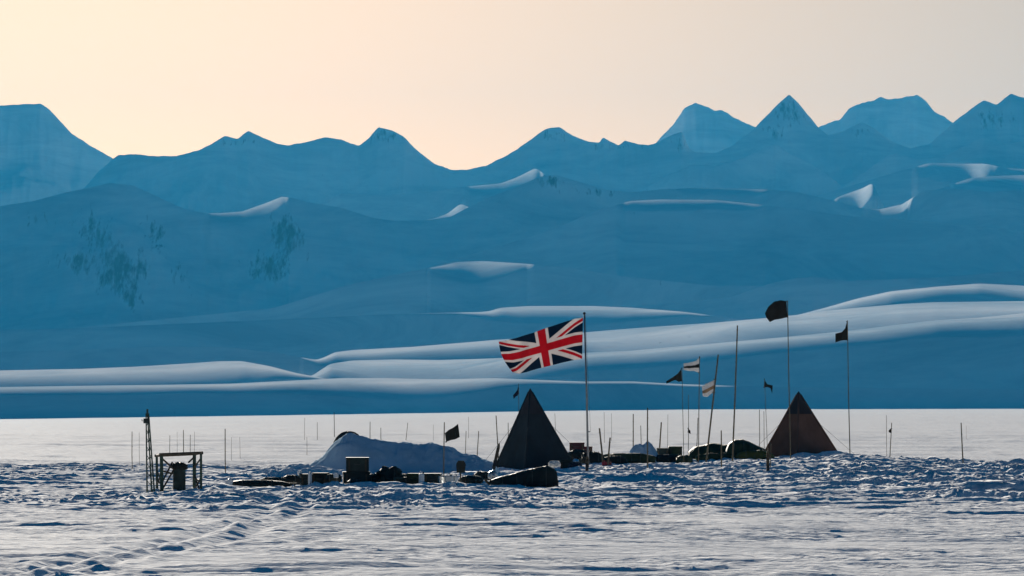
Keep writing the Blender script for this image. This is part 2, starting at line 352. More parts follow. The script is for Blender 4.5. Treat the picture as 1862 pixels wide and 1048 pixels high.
ridge('snow_slope', 18200, [(620, 352), (700, 356), (780, 350), (830, 341), (865, 338), (910, 334), (940, 323), (975, 305), (988, 316), (1010, 336)], [(820, 0.5), (860, 3), (910, 3), (975, 4.5), (990, .6)], endfall=0.5, amp=4)
ridge('snow_slope', 18000, [(1600, 322), (1640, 310), (1690, 297), (1740, 298), (1792, 298), (1830, 306), (1862, 308), (2000, 300)], [(1640, 0.5), (1690, 4), (1770, 6), (1800, 2), (1862, 3)], endfall=0.3, amp=2)
ridge('snow_slope', 17000, [(1700, 346), (1730, 336), (1765, 324), (1800, 321), (1862, 319), (2100, 315)], [(1720, 0.8), (1765, 5), (1862, 9), (2100, 8)], endfall=0.4, amp=8, lam=200)
ridge('snow_slope', 16500, [(1505, 378), (1520, 360), (1550, 349), (1570, 342), (1588, 332), (1594, 346), (1604, 374)], [(1505, .5), (1530, 4), (1570, 7), (1588, 1)], endfall=0.8, amp=6, lam=150)
ridge('snow_slope', 16000, [(660, 398), (740, 404), (790, 398), (815, 388), (838, 370), (850, 376), (880, 392)], [(760, 1), (800, 4), (822, 8), (838, 4), (850, 1)], endfall=0.6, amp=4)
ridge('foothill_range', 14500, [(-900, 360), (-400, 390), (0, 375), (60, 366), (120, 350), (160, 342), (200, 333), (240, 337), (280, 355), (330, 378), (370, 388), (400, 388), (440, 385), (480, 371), (513, 358), (530, 360), (560, 368), (620, 378), (680, 397), (720, 402), (780, 400), (820, 394), (850, 378), (880, 363), (940, 340), (980, 322), (1010, 318), (1050, 330), (1100, 345), (1150, 350), (1200, 345), (1260, 342), (1400, 345), (1450, 350), (1500, 361), (1560, 378), (1600, 381), (1640, 372), (1680, 347), (1730, 343), (1800, 349), (1862, 345), (2200, 360), (2760, 340)],
      [(0, 0.6), (300, 0.6), (355, .6), (385, 3), (440, 4.5), (490, 6), (514, 3), (532, 0.5), (670, 0.5), (700, 1.6), (760, 1.4), (800, 0.5), (1180, .5), (1240, 2), (1380, 2.2), (1450, .5), (1555, .5), (1585, 3), (1640, 3.5), (1665, .6), (1720, 1.5), (1800, .5)], amp=12, lam=500, rug=110,
      rocks=[(175, 430, 34, 50, 0.8), (215, 490, 60, 48, 1.0), (238, 540, 26, 24, 0.9), (285, 425, 26, 40, 0.7), (522, 430, 34, 42, 0.95), (490, 485, 44, 26, 1.0), (140, 480, 36, 22, 0.8), (1005, 330, 36, 12, 0.8), (1080, 350, 60, 8, 0.5), (60, 400, 60, 20, .35), (330, 500, 40, 26, .45)])
ridge('snow_slope', 13300, [(1000, 420), (1080, 385), (1145, 366), (1200, 363), (1300, 364), (1370, 371), (1450, 381), (1550, 394), (1700, 404), (1862, 420)], [(1090, 0.5), (1150, 3), (1200, 3.2), (1300, 2.5), (1370, 2.2), (1450, 0.5)], amp=9, endfall=0.3)
ridge('snow_slope', 12200, [(500, 560), (620, 522), (740, 495), (805, 483), (830, 477), (880, 475), (942, 479), (1010, 484), (1150, 505), (1300, 520), (1500, 520), (1862, 500)], [(770, 0.5), (800, 5), (835, 9), (870, 10), (900, 7), (945, 3), (1000, 0.5)], amp=9, endfall=0.1)
ridge('snow_slope', 11450, [(900, 580), (1100, 560), (1200, 553), (1330, 540), (1400, 516), (1440, 507), (1480, 504), (1540, 511), (1700, 505), (1862, 492), (2300, 480)], [(1100, 0.6), (1390, 0.7), (1450, 1.6), (1500, 0.7)], amp=8, endfall=0.1)
ridge('snow_slope', 11100, [(-900, 610), (0, 600), (150, 597), (300, 590), (450, 584), (600, 577), (700, 572), (800, 569), (870, 568), (890, 566), (910, 560), (960, 557), (1080, 557), (1150, 560), (1240, 567), (1320, 577), (1500, 590)], [(-900, 1.2), (600, 1.5), (870, 2), (900, 11), (960, 13), (1080, 13), (1160, 9), (1240, 3), (1320, 1)], amp=7, endfall=0.1)
ridge('snow_slope', 10600, [(1380, 590), (1450, 573), (1500, 560), (1560, 543), (1620, 530), (1700, 522), (1780, 516), (1862, 520), (2200, 530), (2760, 500)], [(1450, 4), (1500, 8), (1560, 10), (1700, 10), (1780, 16), (1862, 20), (2760, 20)], amp=5, endfall=0.1)
ridge('glacier', 9300, [(-900, 650), (0, 640), (150, 636), (300, 630), (420, 632), (520, 645), (575, 655), (590, 650), (608, 641), (640, 637), (750, 631), (860, 622), (905, 618), (1000, 613), (1060, 605), (1120, 600), (1200, 594), (1300, 587), (1390, 579), (1450, 573), (1500, 566), (1560, 560), (1640, 553), (1700, 550), (1862, 548), (2300, 530), (2760, 540)],
      [(-900, 0.6), (560, 0.8), (595, 9), (640, 16), (740, 15), (860, 18), (1000, 24), (1060, 34), (1200, 38), (1390, 36), (1500, 40), (1640, 36), (1862, 36), (2760, 20)], amp=5, lam=300)
ridge('glacier', 8400, [(520, 700), (570, 682), (600, 662), (640, 656), (720, 654), (800, 655), (900, 652), (1000, 646), (1060, 642), (1150, 638), (1240, 630), (1340, 621), (1420, 614), (1500, 606), (1560, 600), (1640, 590), (1700, 583), (1780, 578), (1862, 570), (2300, 560), (2760, 580)],
      [(560, 2), (600, 24), (640, 34), (720, 34), (850, 30), (950, 20), (1060, 15), (1240, 14), (1400, 12), (1540, 12), (1700, 12), (1862, 16), (2760, 9)], amp=4, lam=300)
ridge('glacier', 7500, [(-900, 690), (-300, 676), (0, 674), (150, 671), (250, 667), (330, 662), (400, 657), (440, 657), (490, 666), (540, 679), (600, 690), (700, 700)],
      [(-900, 12), (0, 20), (200, 20), (380, 24), (450, 20), (490, 12), (520, 6), (600, 1)], amp=4, lam=300)
ridge('glacier', 6700, [(-900, 712), (-300, 706), (0, 704), (140, 702), (300, 700), (420, 698), (520, 693), (620, 688), (700, 688), (800, 690), (900, 688), (1000, 692), (1060, 694), (1150, 694), (1240, 699), (1400, 704), (1862, 709), (2760, 705)],
      [(-900, 7), (0, 8), (200, 9), (350, 7), (520, 10), (620, 16), (720, 19), (850, 13), (950, 5), (1060, 3.5), (1240, 3), (1400, 1), (1862, 0.6)], amp=3, lam=250)

# ------------------------------------------------------------------ air
def haze():
    m = bpy.data.materials.new('haze'); m.use_nodes = True; t = m.node_tree; t.nodes.clear()
    v = N(t, 'ShaderNodeVolumePrincipled'); v.inputs['Density'].default_value = HAZE_D
    v.inputs['Color'].default_value = HAZE_C; v.inputs['Anisotropy'].default_value = 0.0
    o = N(t, 'ShaderNodeOutputMaterial'); t.links.new(v.outputs[0], o.inputs['Volume'])
    h = MB(); x, y0, y1, z0, z1 = 16000, -300, 33000, -400, 2100
    h.add([(-x, y0, z0), (x, y0, z0), (x, y1, z0), (-x, y1, z0), (-x, y0, z1), (x, y0, z1), (x, y1, z1), (-x, y1, z1)],
          [(3, 2, 1, 0), (4, 5, 6, 7), (0, 1, 5, 4), (1, 2, 6, 5), (2, 3, 7, 6), (3, 0, 4, 7)])
    o = h.build('haze', m); tag(o, 'thin blue air in front of the far mountains', kind='stuff')
HAZE_D, HAZE_C = 2.0e-5, (0.035, 0.43, 0.78, 1)
haze()
#OBJECTS#
# ------------------------------------------------------------------ objects
def base(px, D, sink=0.0): 
    x = at(px, D); return Vector((x, D, gz(x, D)-sink))
def marker_pole(px0, py0, px1, py1, D, label, r=0.014, group='marker poles planted in the snow', m='bamboo', name='marker_pole', cat='pole', bury=0.25, parent_only=False):
    # from its foot (px1, py1) up to its tip (px0, py0), at distance D
    xb = at(px1, D); g = gz(xb, D)
    top = Vector((at(px0, D), D+random.uniform(-.03, .03), zz(py0, D)))
    low = Vector((xb, D, min(g, zz(py1, D))-bury))
    o0 = Vector((xb, D, g)); mid = (top+low)/2+Vector((random.uniform(-.012, .012), 0, 0))
    q = MB().tube([low-o0, mid-o0, top-o0], r*1.1, 8, r*0.85)
    if parent_only: return q, o0, top
    # knots of the cane
    L = (top-low).length; k = 0.35
    d = (top-low).normalized()
    while k < L-0.1:
        c = low+d*k-o0; q.tube([c-d*0.008, c+d*0.008], r*1.25, 8); k += 0.33
    o = q.build(name, M[m]); o.location = o0
    return tag(o, label, cat, group)
def cloth(top, bot, D, origin, ns=28, nv=14, ripple=0.04, waves=2.2, thick=0.004, ph=0.0):
    # top and bottom edges run from the hoist to the fly, in photo pixels at distance D
    tp, bp = np.array(top, float), np.array(bot, float)
    def along(p, s):
        l = np.concatenate([[0], np.cumsum(np.hypot(*np.diff(p, axis=0).T))]); l /= l[-1]
        return np.interp(s, l, p[:, 0]), np.interp(s, l, p[:, 1])
    V = []; UV = []
    for i in range(ns+1):
        s = i/ns; tx, ty = along(tp, s); bx, by = along(bp, s)
        for j in range(nv+1):
            v = j/nv; x = tx+(bx-tx)*v; y = ty+(by-ty)*v
            dep = ripple*s**0.6*math.sin(waves*2*math.pi*s+ph+v*1.5)
            V.append((at(x, D)-origin.x, dep, zz(y, D)-origin.z)); UV.append((s, v))
    F = [(i*(nv+1)+j, i*(nv+1)+j+1, (i+1)*(nv+1)+j+1, (i+1)*(nv+1)+j) for i in range(ns) for j in range(nv)]
    b = MB().add(V, F); b.uv = UV; b.thick = thick
    return b
def cloth_build(b, name, m, parent):
    o = b.build(name, m, parent, smooth=True)
    s = o.modifiers.new('thickness', 'SOLIDIFY'); s.thickness = b.thick; s.offset = 0
    return o
def flag_pole(px0, py0, px1, py1, D, top, bot, label, cloth_mat, group='marker flags on poles', r=0.014, flag_label=None, ripple=0.03, name='marker_flag', cat='flag pole', waves=1.5, stripe=None):
    q, o0, tp = marker_pole(px0, py0, px1, py1, D, '', r=r, parent_only=True)
    root = empty(name, o0, label, cat, group)
    q.build('pole', M['bamboo'], root)
    f = cloth_build(cloth(top, bot, D, o0, ripple=ripple, waves=waves), 'flag', M[cloth_mat], root)
    if flag_label: tag(f, flag_label)
    if stripe:
        mix = lambda a, b, k: [(p[0]+(q_[0]-p[0])*k, p[1]+(q_[1]-p[1])*k) for p, q_ in zip(a, b)]
        b2 = cloth(mix(top, bot, .42), mix(top, bot, .68), D, o0, ripple=ripple, waves=waves); b2.v = [(x, y-.012, z) for (x, y, z), (u_, v_) in zip(b2.v, b2.uv)]
        b2.thick = 0.003; cloth_build(b2, 'stripe', M[stripe], f)
    for p in (top[0], bot[0]):
        c = Vector((at(p[0], D), D, zz(p[1], D)))-o0; MB().tube([c-Vector((0, 0, .012)), c+Vector((0, 0, .012))], r*1.7, 8).build('tie', M['rope'], root)
    return root

# ---- the big national flag on its mast
def union_mat():
    m = bpy.data.materials.new('flag_bunting'); m.use_nodes = True; t = m.node_tree
    b = t.nodes['Principled BSDF']; b.inputs['Roughness'].default_value = 0.85; b.inputs['Specular IOR Level'].default_value = 0.1
    a = N(t, 'ShaderNodeAttribute', attribute_name='bunting'); n = N(t, 'ShaderNodeTexNoise'); n.inputs['Scale'].default_value = 6
    c = N(t, 'ShaderNodeTexCoord'); t.links.new(c.outputs['Object'], n.inputs['Vector'])
    mx = N(t, 'ShaderNodeMix', data_type='RGBA', blend_type='MULTIPLY'); mx.inputs['Factor'].default_value = 0.25
    t.links.new(a.outputs['Color'], mx.inputs['A']); t.links.new(n.outputs['Fac'], mx.inputs['B']); t.links.new(mx.outputs['Result'], b.inputs['Base Color'])
    tr = N(t, 'ShaderNodeBsdfTranslucent'); t.links.new(mx.outputs['Result'], tr.inputs['Color'])
    ms = N(t, 'ShaderNodeMixShader'); ms.inputs[0].default_value = 0.45
    t.links.new(b.outputs[0], ms.inputs[1]); t.links.new(tr.outputs[0], ms.inputs[2])
    t.links.new(ms.outputs[0], t.nodes['Material Output'].inputs['Surface'])
    return m
def union_colour(s, v):
    X = s*60-30; Y = 15-v*30; RED, WHT, BLU = (0.52, 0.022, 0.04), (0.66, 0.63, 0.63), (0.012, 0.035, 0.075)
    if abs(Y) < 3 or abs(X) < 3: return RED
    if abs(Y) < 5 or abs(X) < 5: return WHT
    d1 = (Y-X/2)*2/5**.5; d2 = (Y+X/2)*2/5**.5
    if X < 0 and Y > 0 and -2 < d2 < 0: return RED
    if X < 0 and Y < 0 and 0 < d1 < 2: return RED
    if X > 0 and Y > 0 and -2 < d1 < 0: return RED
    if X > 0 and Y < 0 and 0 < d2 < 2: return RED
    if abs(d1) < 3 or abs(d2) < 3: return WHT
    return BLU
def national_flag():
    D = 146.0; g = base(1070, D)
    root = empty('flagpole', g, 'tall flagpole flying a large Union Jack right of the dark pyramid tent', 'flagpole')
    top = Vector((at(1062.5, D), D, zz(572, D)))-g
    MB().tube([(0, 0, -0.4), top*0.5+Vector((0.01, 0, 0)), top], 0.034, 12, 0.022).build('pole', M['metal'], root, True)
    MB().lathe([(0.0, 0), (0.035, 0.005), (0.045, 0.03), (0.03, 0.06), (0.0, 0.07)], top, 12).build('finial', M['canvas_cap'], root, True)
    ns, nv = 260, 130
    tpts = [(1060, 578), (1045, 580), (1031, 584), (994, 596), (970, 606), (939, 615), (922, 618), (907, 620)]
    bpts = [(1058.5, 653), (1044, 655), (1020, 660), (996, 666.5), (976, 672), (958, 677), (944, 679), (932, 676)]
    b = cloth(tpts, bpts, D, g, ns, nv, ripple=0.0, thick=0.003)
    V = []
    for (x, y, z), (s, v) in zip(b.v, b.uv):
        bulge = 6.0*math.sin(math.pi*v)*s**5                     # belly of the fly edge
        dep = 0.24*s**0.7*math.sin(2*math.pi*(1.15*s+0.18*v)+0.6) + 0.07*math.sin(2*math.pi*(3.1*s-0.6*v))*s
        V.append((x-bulge/P*D, dep, z+0.018*math.sin(9*s+2)*s))
    b.v = V
    o = cloth_build(b, 'flag', union_mat(), root)
    col = np.array([(*union_colour(s, v), 1) for s, v in b.uv], np.float32)
    a = o.data.color_attributes.new('bunting', 'FLOAT_COLOR', 'POINT'); a.data.foreach_set('color', col.ravel())
    h = MB(); h.tube([top+Vector((0.03, -.02, -.02)), Vector((0.06, -.05, 1.2))], 0.004, 6); h.build('halyard', M['rope'], root)
    MB().box((0.0, 0, 1.2), (0.10, 0.03, 0.03)).build('cleat', M['metal'], root)
national_flag()

# ---- pyramid tents
def pyramid_tent(px, D, apex_py, corners, m, label, ground_py, seed, door_side):
    x = at(px, D); zt = zz(apex_py, D); zb = zz(ground_py, D)
    g = Vector((x, D, zb)); H = zt-zb
    root = empty('pyramid_tent', g, label, 'tent', 'pyramid tents of the camp')
    cs = [Vector((cx, cy, 0)) for cx, cy in corners]; ap = Vector((0, 0, H))
    cut = 0.955
    b = MB(); nn = 22
    for k in range(4):
        a0, a1 = cs[k], cs[(k+1) % 4]; V = []; nrm = (a1-a0).cross(ap-a0).normalized()
        for j in range(nn+1):
            t = j/nn*cut
            for i in range(nn+1):
                s = i/nn; p = (a0+(a1-a0)*s)*(1-t)+ap*t
                sag = 0.14*math.sin(math.pi*s)*math.sin(math.pi*min(1, t*1.1+.02))**0.8*(1-t)
                wr = 0.045*float(perlin(s*5+k*7+seed, t*7))*(1-t)*math.sin(math.pi*s) + 0.012*math.sin(s*26+8*t*k)*math.sin(math.pi*s)*(1-t)**3
                V.append(p-nrm*(sag-wr))
        b.add(V, [(j*(nn+1)+i, j*(nn+1)+i+1, (j+1)*(nn+1)+i+1, (j+1)*(nn+1)+i) for j in range(nn) for i in range(nn)])
    b.build('canopy', M[m], root, True)
    for c in cs:                                                # pole sleeves along the four corners
        MB().tube([c, c*0.5+ap*0.5, c*(1-cut)+ap*cut+Vector((0, 0, 0.02))], 0.035, 8, 0.028).build('pole_sleeve', M[m], root, True)
    V = []; F = []; hh = 0.17                                   # cap at the tip
    for t, o in ((1-0.30, 0.012), (1-0.10, 0.014), (1-0.035, 0.03)):
        V += [c*(1-t)+ap*t+c.normalized()*o for c in cs]
    V.append(ap+Vector((0, 0, 0.03)))
    for r_ in range(2): F += [(r_*4+i, r_*4+(i+1) % 4, r_*4+4+(i+1) % 4, r_*4+4+i) for i in range(4)]
    F += [(8+i, 8+(i+1) % 4, 12) for i in range(4)]
    MB().add(V, F).build('cap', M['canvas_cap'], root)
    # ventilation tube
    vt = ap*0.80+cs[3]*0.2 
    MB().tube([vt, vt+Vector((0.02, 0.10, 0.03)), vt+Vector((0.03, 0.16, -0.06))], 0.05, 12, 0.055).build('vent', M['canvas_cap'], root, True)
    # skirt lying out on the snow
    V = []; n = 14
    for k in range(4):
        a0, a1 = cs[k], cs[(k+1) % 4]; out = Vector(((a0+a1)/2).to_tuple()).normalized()
        for i in range(n):
            s = i/n; p = a0+(a1-a0)*s; q = p+out*0.0+p.normalized()*(0.20+0.05*float(perlin(s*6+k, seed)))
            V += [p*0.985+Vector((0, 0, 0.16)), p*1.05+Vector((0, 0, 0.02)), q+Vector((0, 0, -0.10))]
    m4 = 4*n; F = []
    for i in range(m4):
        j = (i+1) % m4
        F += [(i*3, j*3, j*3+1, i*3+1), (i*3+1, j*3+1, j*3+2, i*3+2)]
    MB().add(V, F).build('skirt', M[m], root, True)
    # round sleeve entrance on the face toward the viewer
    a0, a1 = cs[door_side], cs[(door_side+1) % 4]; nrm = (a1-a0).cross(ap-a0).normalized()
    if nrm.dot((a0+a1)*0.5) < 0: nrm = -nrm
    dc = (a0+a1)*0.5*0.68+ap*0.32
    MB().tube([dc-nrm*0.05, dc+nrm*0.03, dc+nrm*0.07], 0.30, 20, 0.22).build('door', M[m], root, True)
    MB().tube([dc+nrm*0.07, dc+nrm*0.12+Vector((0, 0, -.03))], 0.10, 10, 0.04).build('door_tie', M['rope'], root, True)
    for k, c in enumerate(cs):                                  # guy line from each corner
        p0 = c*0.42+ap*0.58; p1 = c*1.55+Vector((0, 0, -0.12)); sag_ = Vector((0, 0, -.03))
        l = MB().tube([p0, p1], 0.005, 6).build('guy_line', M['rope'], root)
        MB().tube([p1-Vector((0, 0, .1)), p1+c.normalized()*0.03+Vector((0, 0, 0.12))], 0.012, 6).build('peg', M['bamboo'], l)
    return root
pyramid_tent(964, 150, 708, [(-1.12, 0.30), (-0.15, -1.15), (1.45, -0.25), (0.4, 1.3)], 'canvas_dark', 'dark navy pyramid tent standing just left of the big flagpole', 859, 3, 2)
pyramid_tent(1452, 159, 713, [(-1.32, 0.10), (-0.10, -1.25), (1.50, -0.10), (0.2, 1.4)], 'canvas_brown', 'brown pyramid tent at the right end of the camp, behind a snow ridge', 846, 11, 2)

# ---- drift with the half buried dome
def snow_heap(name, D, top, depth, label, seed, m='drift', nx=200, ny=50, rough=0.05, cat='snow drift', ridge_bias=0.0):
    xs = np.linspace(top[0][0], top[-1][0], nx); ty = interp(xs, top)
    X = at(xs, D)[None].repeat(ny, 0); v = np.linspace(-1, 1, ny)[:, None]
    prof = np.clip(1-np.abs(v)**1.9, 0, 1)**0.85
    g = ground_z(X[0], X[0]*0+D); Ht = np.maximum(zz(ty, D)-g, 0)
    taper = np.clip(Ht/0.25, 0.25, 1)
    Y = D + v*depth*taper + 0.0*X
    G = ground_z(X, Y)
    nn = rough*fbm(X/0.5+seed, Y/0.5, 4)*prof + rough*0.8*(ridged(X/0.35+seed, Y/0.6, 3)-.5)*prof
    Z = np.maximum(G*(1-prof)+(g+Ht)[None]*prof, G-0.05) + nn*np.clip(Ht/0.4, 0, 1) - 0.06*(1-prof)
    ox, oy, oz = float(X.mean()), D, float(g.mean())
    o = grid_mesh(name, X-ox, Y-oy, Z-oz, M[m]); o.location = (ox, oy, oz)
    return tag(o, label, cat)
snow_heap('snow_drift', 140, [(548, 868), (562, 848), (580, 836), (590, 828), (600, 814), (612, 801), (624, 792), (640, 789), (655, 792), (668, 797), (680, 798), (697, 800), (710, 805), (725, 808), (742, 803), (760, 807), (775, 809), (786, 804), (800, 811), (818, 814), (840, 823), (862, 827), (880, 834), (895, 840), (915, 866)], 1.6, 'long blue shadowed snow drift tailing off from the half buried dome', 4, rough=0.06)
snow_heap('snow_drift', 134, [(425, 872), (445, 862), (470, 856), (488, 852), (497, 848), (510, 852), (525, 847), (545, 850), (570, 849), (600, 853), (625, 856), (650, 862), (670, 874)], 1.3, 'low broken bank of snow lumps behind the left part of the row of stores', 21, m='snow', rough=0.11, nx=160)
def dome():
    D = 141.6; g = base(634, D); root = empty('dome_tent', g, 'half buried dome tent whose dark rim shows over the long drift', 'dome tent')
    n = 30; pr = [(0.62*math.sin(t)**.8+0.001, 1.20*math.cos(t)) for t in np.linspace(math.pi/2, 0.02, 18)]
    MB().lathe(pr, (0, 0, 0.0), n).build('canopy', M['canvas_dark'], root, True)
    for k in range(3):
        a = k*math.pi/3+.3; pts = [Vector((0.63*math.copysign(abs(math.cos(t))**.8, math.cos(t))*math.cos(a), 0.63*math.copysign(abs(math.cos(t))**.8, math.cos(t))*math.sin(a), 1.21*math.sin(t))) for t in np.linspace(0, math.pi, 22)]
        MB().tube(pts, 0.016, 6).build('pole_sleeve', M['brown_crate'], root, True)
    zt = zz(783, D)-g.z; root.scale = (1, 1, zt/1.24)
dome()
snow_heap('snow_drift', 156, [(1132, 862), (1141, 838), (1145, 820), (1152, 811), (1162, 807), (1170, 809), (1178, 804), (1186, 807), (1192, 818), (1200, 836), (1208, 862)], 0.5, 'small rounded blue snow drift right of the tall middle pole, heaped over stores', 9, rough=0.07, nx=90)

# ---- left: mast, timber frame and drum
def mast():
    D = 112.0; g = base(275, D); root = empty('mast', g, 'tapering dark lattice mast at the left end of the camp', 'mast')
    top = Vector((at(268, D), D, zz(752, D)))-g
    ft = [Vector((-0.085, -.05, -.3)), Vector((0.10, -.05, -.3)), Vector((0.02, .12, -.3))]
    tp = [top+Vector((-.03, 0, 0)), top+Vector((.03, 0, 0)), top+Vector((0, .04, 0))]
    for a, b in zip(ft, tp): MB().tube([a, b], 0.020, 8, 0.014).build('leg', M['greenwood'], root)
    q = MB(); n = 11
    for k in range(n):
        for i in range(3):
            a0 = ft[i].lerp(tp[i], (k+.5)/n); a1 = ft[(i+1) % 3].lerp(tp[(i+1) % 3], (k+1.2)/n if k < n-1 else 1); q.tube([a0, a1], 0.007, 6)
    q.build('bracing', M['greenwood'], root)
    MB().tube([top-Vector((0, 0, .05)), top+Vector((0.0, 0, 0.10))], 0.022, 8).build('mast_head', M['greenwood'], root)
    MB().box(top+Vector((-0.02, -.03, -.17)), (0.13, 0.09, 0.11)).build('instrument_box', M['crate'], root)
    MB().tube([top+Vector((-0.08, -.03, -.17)), top+Vector((-.12, -.03, -.17)), top+Vector((-.12, -.03, -.13))], 0.01, 6).build('bracket', M['metal'], root)
mast()
def frame():
    D = 114.0; g = base(325, D); root = empty('timber_frame', g, 'open timber frame with crossed braces standing round the drum', 'frame')
    f = lambda px, py, dy: Vector((at(px, D+dy)-g.x, dy, zz(py, D+dy)-g.z))
    tops = {'fl': f(293.5, 827, -.45), 'bl': f(285, 829, .45), 'fr': f(354, 826, .45), 'br': f(366, 824, -.45)}
    tops['fr'], tops['br'] = f(353.5, 826, .45), f(365.5, 824, -.45)
    feet = {k: Vector((v.x+(0.01 if 'l' in k else 0.0), v.y, gz(g.x+v.x, D+v.y)-g.z-0.12)) for k, v in tops.items()}
    for k in tops:
        r = 0.042 if k in ('fl', 'fr') else 0.030
        MB().tube([feet[k], tops[k]+Vector((0, 0, .02))], r, 8, r*.95).build('post', M['greenwood'], root)
    for a, b, r in (('fl', 'br', .036), ('bl', 'fr', .030), ('fl', 'bl', .03), ('fr', 'br', .03)):
        d = (tops[b]-tops[a]).normalized()*0.05
        MB().tube([tops[a]-d, tops[b]+d], r, 8).build('rail', M['wood'], root)
    L = lambda k, t: feet[k].lerp(tops[k], t)
    for p, q_ in ((L('fl', .92), Vector((-.10, -.1, .46))), (L('fl', .62), Vector((-.14, -.1, .36))), (L('fr', .93), Vector((.22, .1, .62))), (L('bl', .25), L('fl', .55)), (L('fl', .38), L('bl', .60)),
                  (L('fl', .15), Vector((-.12, -.05, .44))), (L('fl', .32), Vector((-.15, 0, .62))), (L('fr', .15), L('br', .5)), (L('br', .15), L('fr', .5)), (L('fr', .68), L('br', .9))):
        MB().tube([p, q_], 0.021, 6).build('brace', M['wood'], root)
    MB().tube([L('fr', .42), L('br', .42)], 0.03, 8).build('rail', M['wood'], root)
    MB().tube([L('bl', .32), L('fl', .32)], 0.03, 8).build('rail', M['wood'], root)
frame()
def drum(px, pyt, pyb, wpx, D, m, label, open_top=True, group=None):
    x = at(px, D); zb = zz(pyb, D); h = zz(pyt, D)-zb; r = wpx/2/P*D
    root = empty('drum', (x, D, zb), label, 'drum', group)
    pr = [(r*.97, -0.1), (r*1.0, -0.06), (r, h*.05), (r*1.03, h*.07), (r, h*.09), (r, h*.33), (r*1.04, h*.355), (r, h*.38), (r, h*.64), (r*1.04, h*.665), (r, h*.69), (r, h*.96), (r*1.04, h*.98), (r*1.02, h)]
    if open_top: pr += [(r*.94, h), (r*.92, h*.7), (r*.2, h*.7)]
    else: pr += [(r*.9, h*.97), (0.01, h*.97)]
    MB().lathe(pr, (0, 0, 0), 28).build('barrel', M[m], root, True)
    return root
d = drum(326, 846, 892, 23, 114, 'drum', 'dark green drum standing inside the open timber frame')
q = MB(); q.blob((0, 0, 0.54), (0.36, 0.34, 0.20), 3, 0.35, 3); q.build('sacking', M['dark_tarp'], d, True)

# ---- stores, sledges and boxes
def crate(px, pyt, pyb, wpx, D, label, m='crate', dep=0.35, rz=0.0, group='boxes of stores on the snow', lid=True, name='crate', dz=0.0):
    x = at(px, D); zb = zz(pyb, D); h = zz(pyt, D)-zb; W = wpx/P*D*math.cos(rz)-abs(math.sin(rz))*dep*0.5
    root = empty(name, (x, D, zb), label, name, group, rz)
    lh = min(0.05, h*.2) if lid else 0.0
    MB().box((0, 0, (h-lh)/2), (W, dep, h-lh), b=0.006).build('box', M[m], root)
    if lid: MB().box((0, 0, h-lh/2+.0015), (W*1.03, dep*1.04, lh), b=0.006).build('lid', M[m], root)
    for s in (-.36, .36): MB().box((s*W, -dep/2-.008, (h-lh)/2), (0.045, 0.014, (h-lh)*.96)).build('batten', M['wood'], root)
    q = MB(); q.tube([(-.07, -dep/2, h*.55), (-.06, -dep/2-.03, h*.5), (.06, -dep/2-.03, h*.5), (.07, -dep/2, h*.55)], 0.007, 6); q.build('handle', M['rope'], root)
    return root
def sledge(px0, px1, pyb, D, label, rz=0.0, deck=0.16):
    x0, x1 = at(px0, D), at(px1, D); L = x1-x0; cx = (x0+x1)/2; zb = zz(pyb, D)
    root = empty('sledge', (cx, D, zb), label, 'sledge', 'wooden sledges lying in the camp', rz)
    for s in (-1, 1):
        y = s*0.26; a = -L/2
        MB().tube([(L/2, y, .02), (0, y, 0.0), (a+.30, y, .01), (a+.12, y, .06), (a, y, .17), (a-.03, y, .24)], 0.022, 8).build('runner', M['wood'], root)
        MB().tube([(L/2, y*.85, deck), (a+.25, y*.85, deck), (a-.02, y*.98, .23)], 0.016, 8).build('side_rail', M['wood'], root)
    for k in range(5):
        xx = a+.38+k*(L-.5)/4; q = MB()
        q.tube([(xx, -.26, .01), (xx, -.22, deck)], 0.015, 6).tube([(xx, .26, .01), (xx, .22, deck)], 0.015, 6).tube([(xx, -.24, deck-.02), (xx, .24, deck-.02)], 0.018, 6)
        q.build('bridge', M['wood'], root)
    for k in range(3): MB().box((0.05, -.15+.15*k, deck+.012), (L*.86, .05, .014)).build('deck_slat', M['wood'], root)
    return root
def sack(px, pyt, pyb, wpx, D, label, m='dark_tarp', dep=0.4, seed=1, group='kit bags and sacks heaped on the snow', amp=0.16, name='kit_bag', cat='bag', straps=2):
    x = at(px, D); zb = zz(pyb, D); h = zz(pyt, D)-zb; W = wpx/P*D
    root = empty(name, (x, D, zb), label, cat, group)
    MB().blob((0, 0, h*.45), (W, dep, h*1.08), seed, amp, 2.2).build('body', M[m], root, True)
    if straps:
        for k in range(straps):
            xx = W*(-.22+.44*k/max(1, straps-1)) if straps > 1 else 0; r0, r1 = dep*.51, h*.56
            MB().tube([(xx, r0*math.cos(t)*0.98, h*.45+r1*math.sin(t)) for t in np.linspace(-.3, math.pi+.3, 16)], 0.010, 6).build('strap', M['rope'], root, True)
    return root
def can(px, pyt, pyb, wpx, D, label, m='white', group='white jerrycans among the stores', rz=0.3, tilt=0.0):
    x = at(px, D); zb = zz(pyb, D); h = (zz(pyt, D)-zb); W = wpx/P*D
    root = empty('jerrycan', (x, D, zb), label, 'jerrycan', group, rz); root.rotation_euler = (0, tilt, rz)
    MB().box((0, 0, h*.42), (W, W*.6, h*.84), b=W*.12).build('body', M[m], root)
    MB().tube([(-W*.25, 0, h*.82), (-W*.22, 0, h*.98), (W*.15, 0, h*.98), (W*.2, 0, h*.82)], W*.07, 8).build('handle', M[m], root, True)
    MB().lathe([(W*.12, 0), (W*.12, h*.1), (.001, h*.11)], (W*.34, 0, h*.83), 10).build('cap', M['brightred'] if False else M['dark_tarp'], root)
    return root

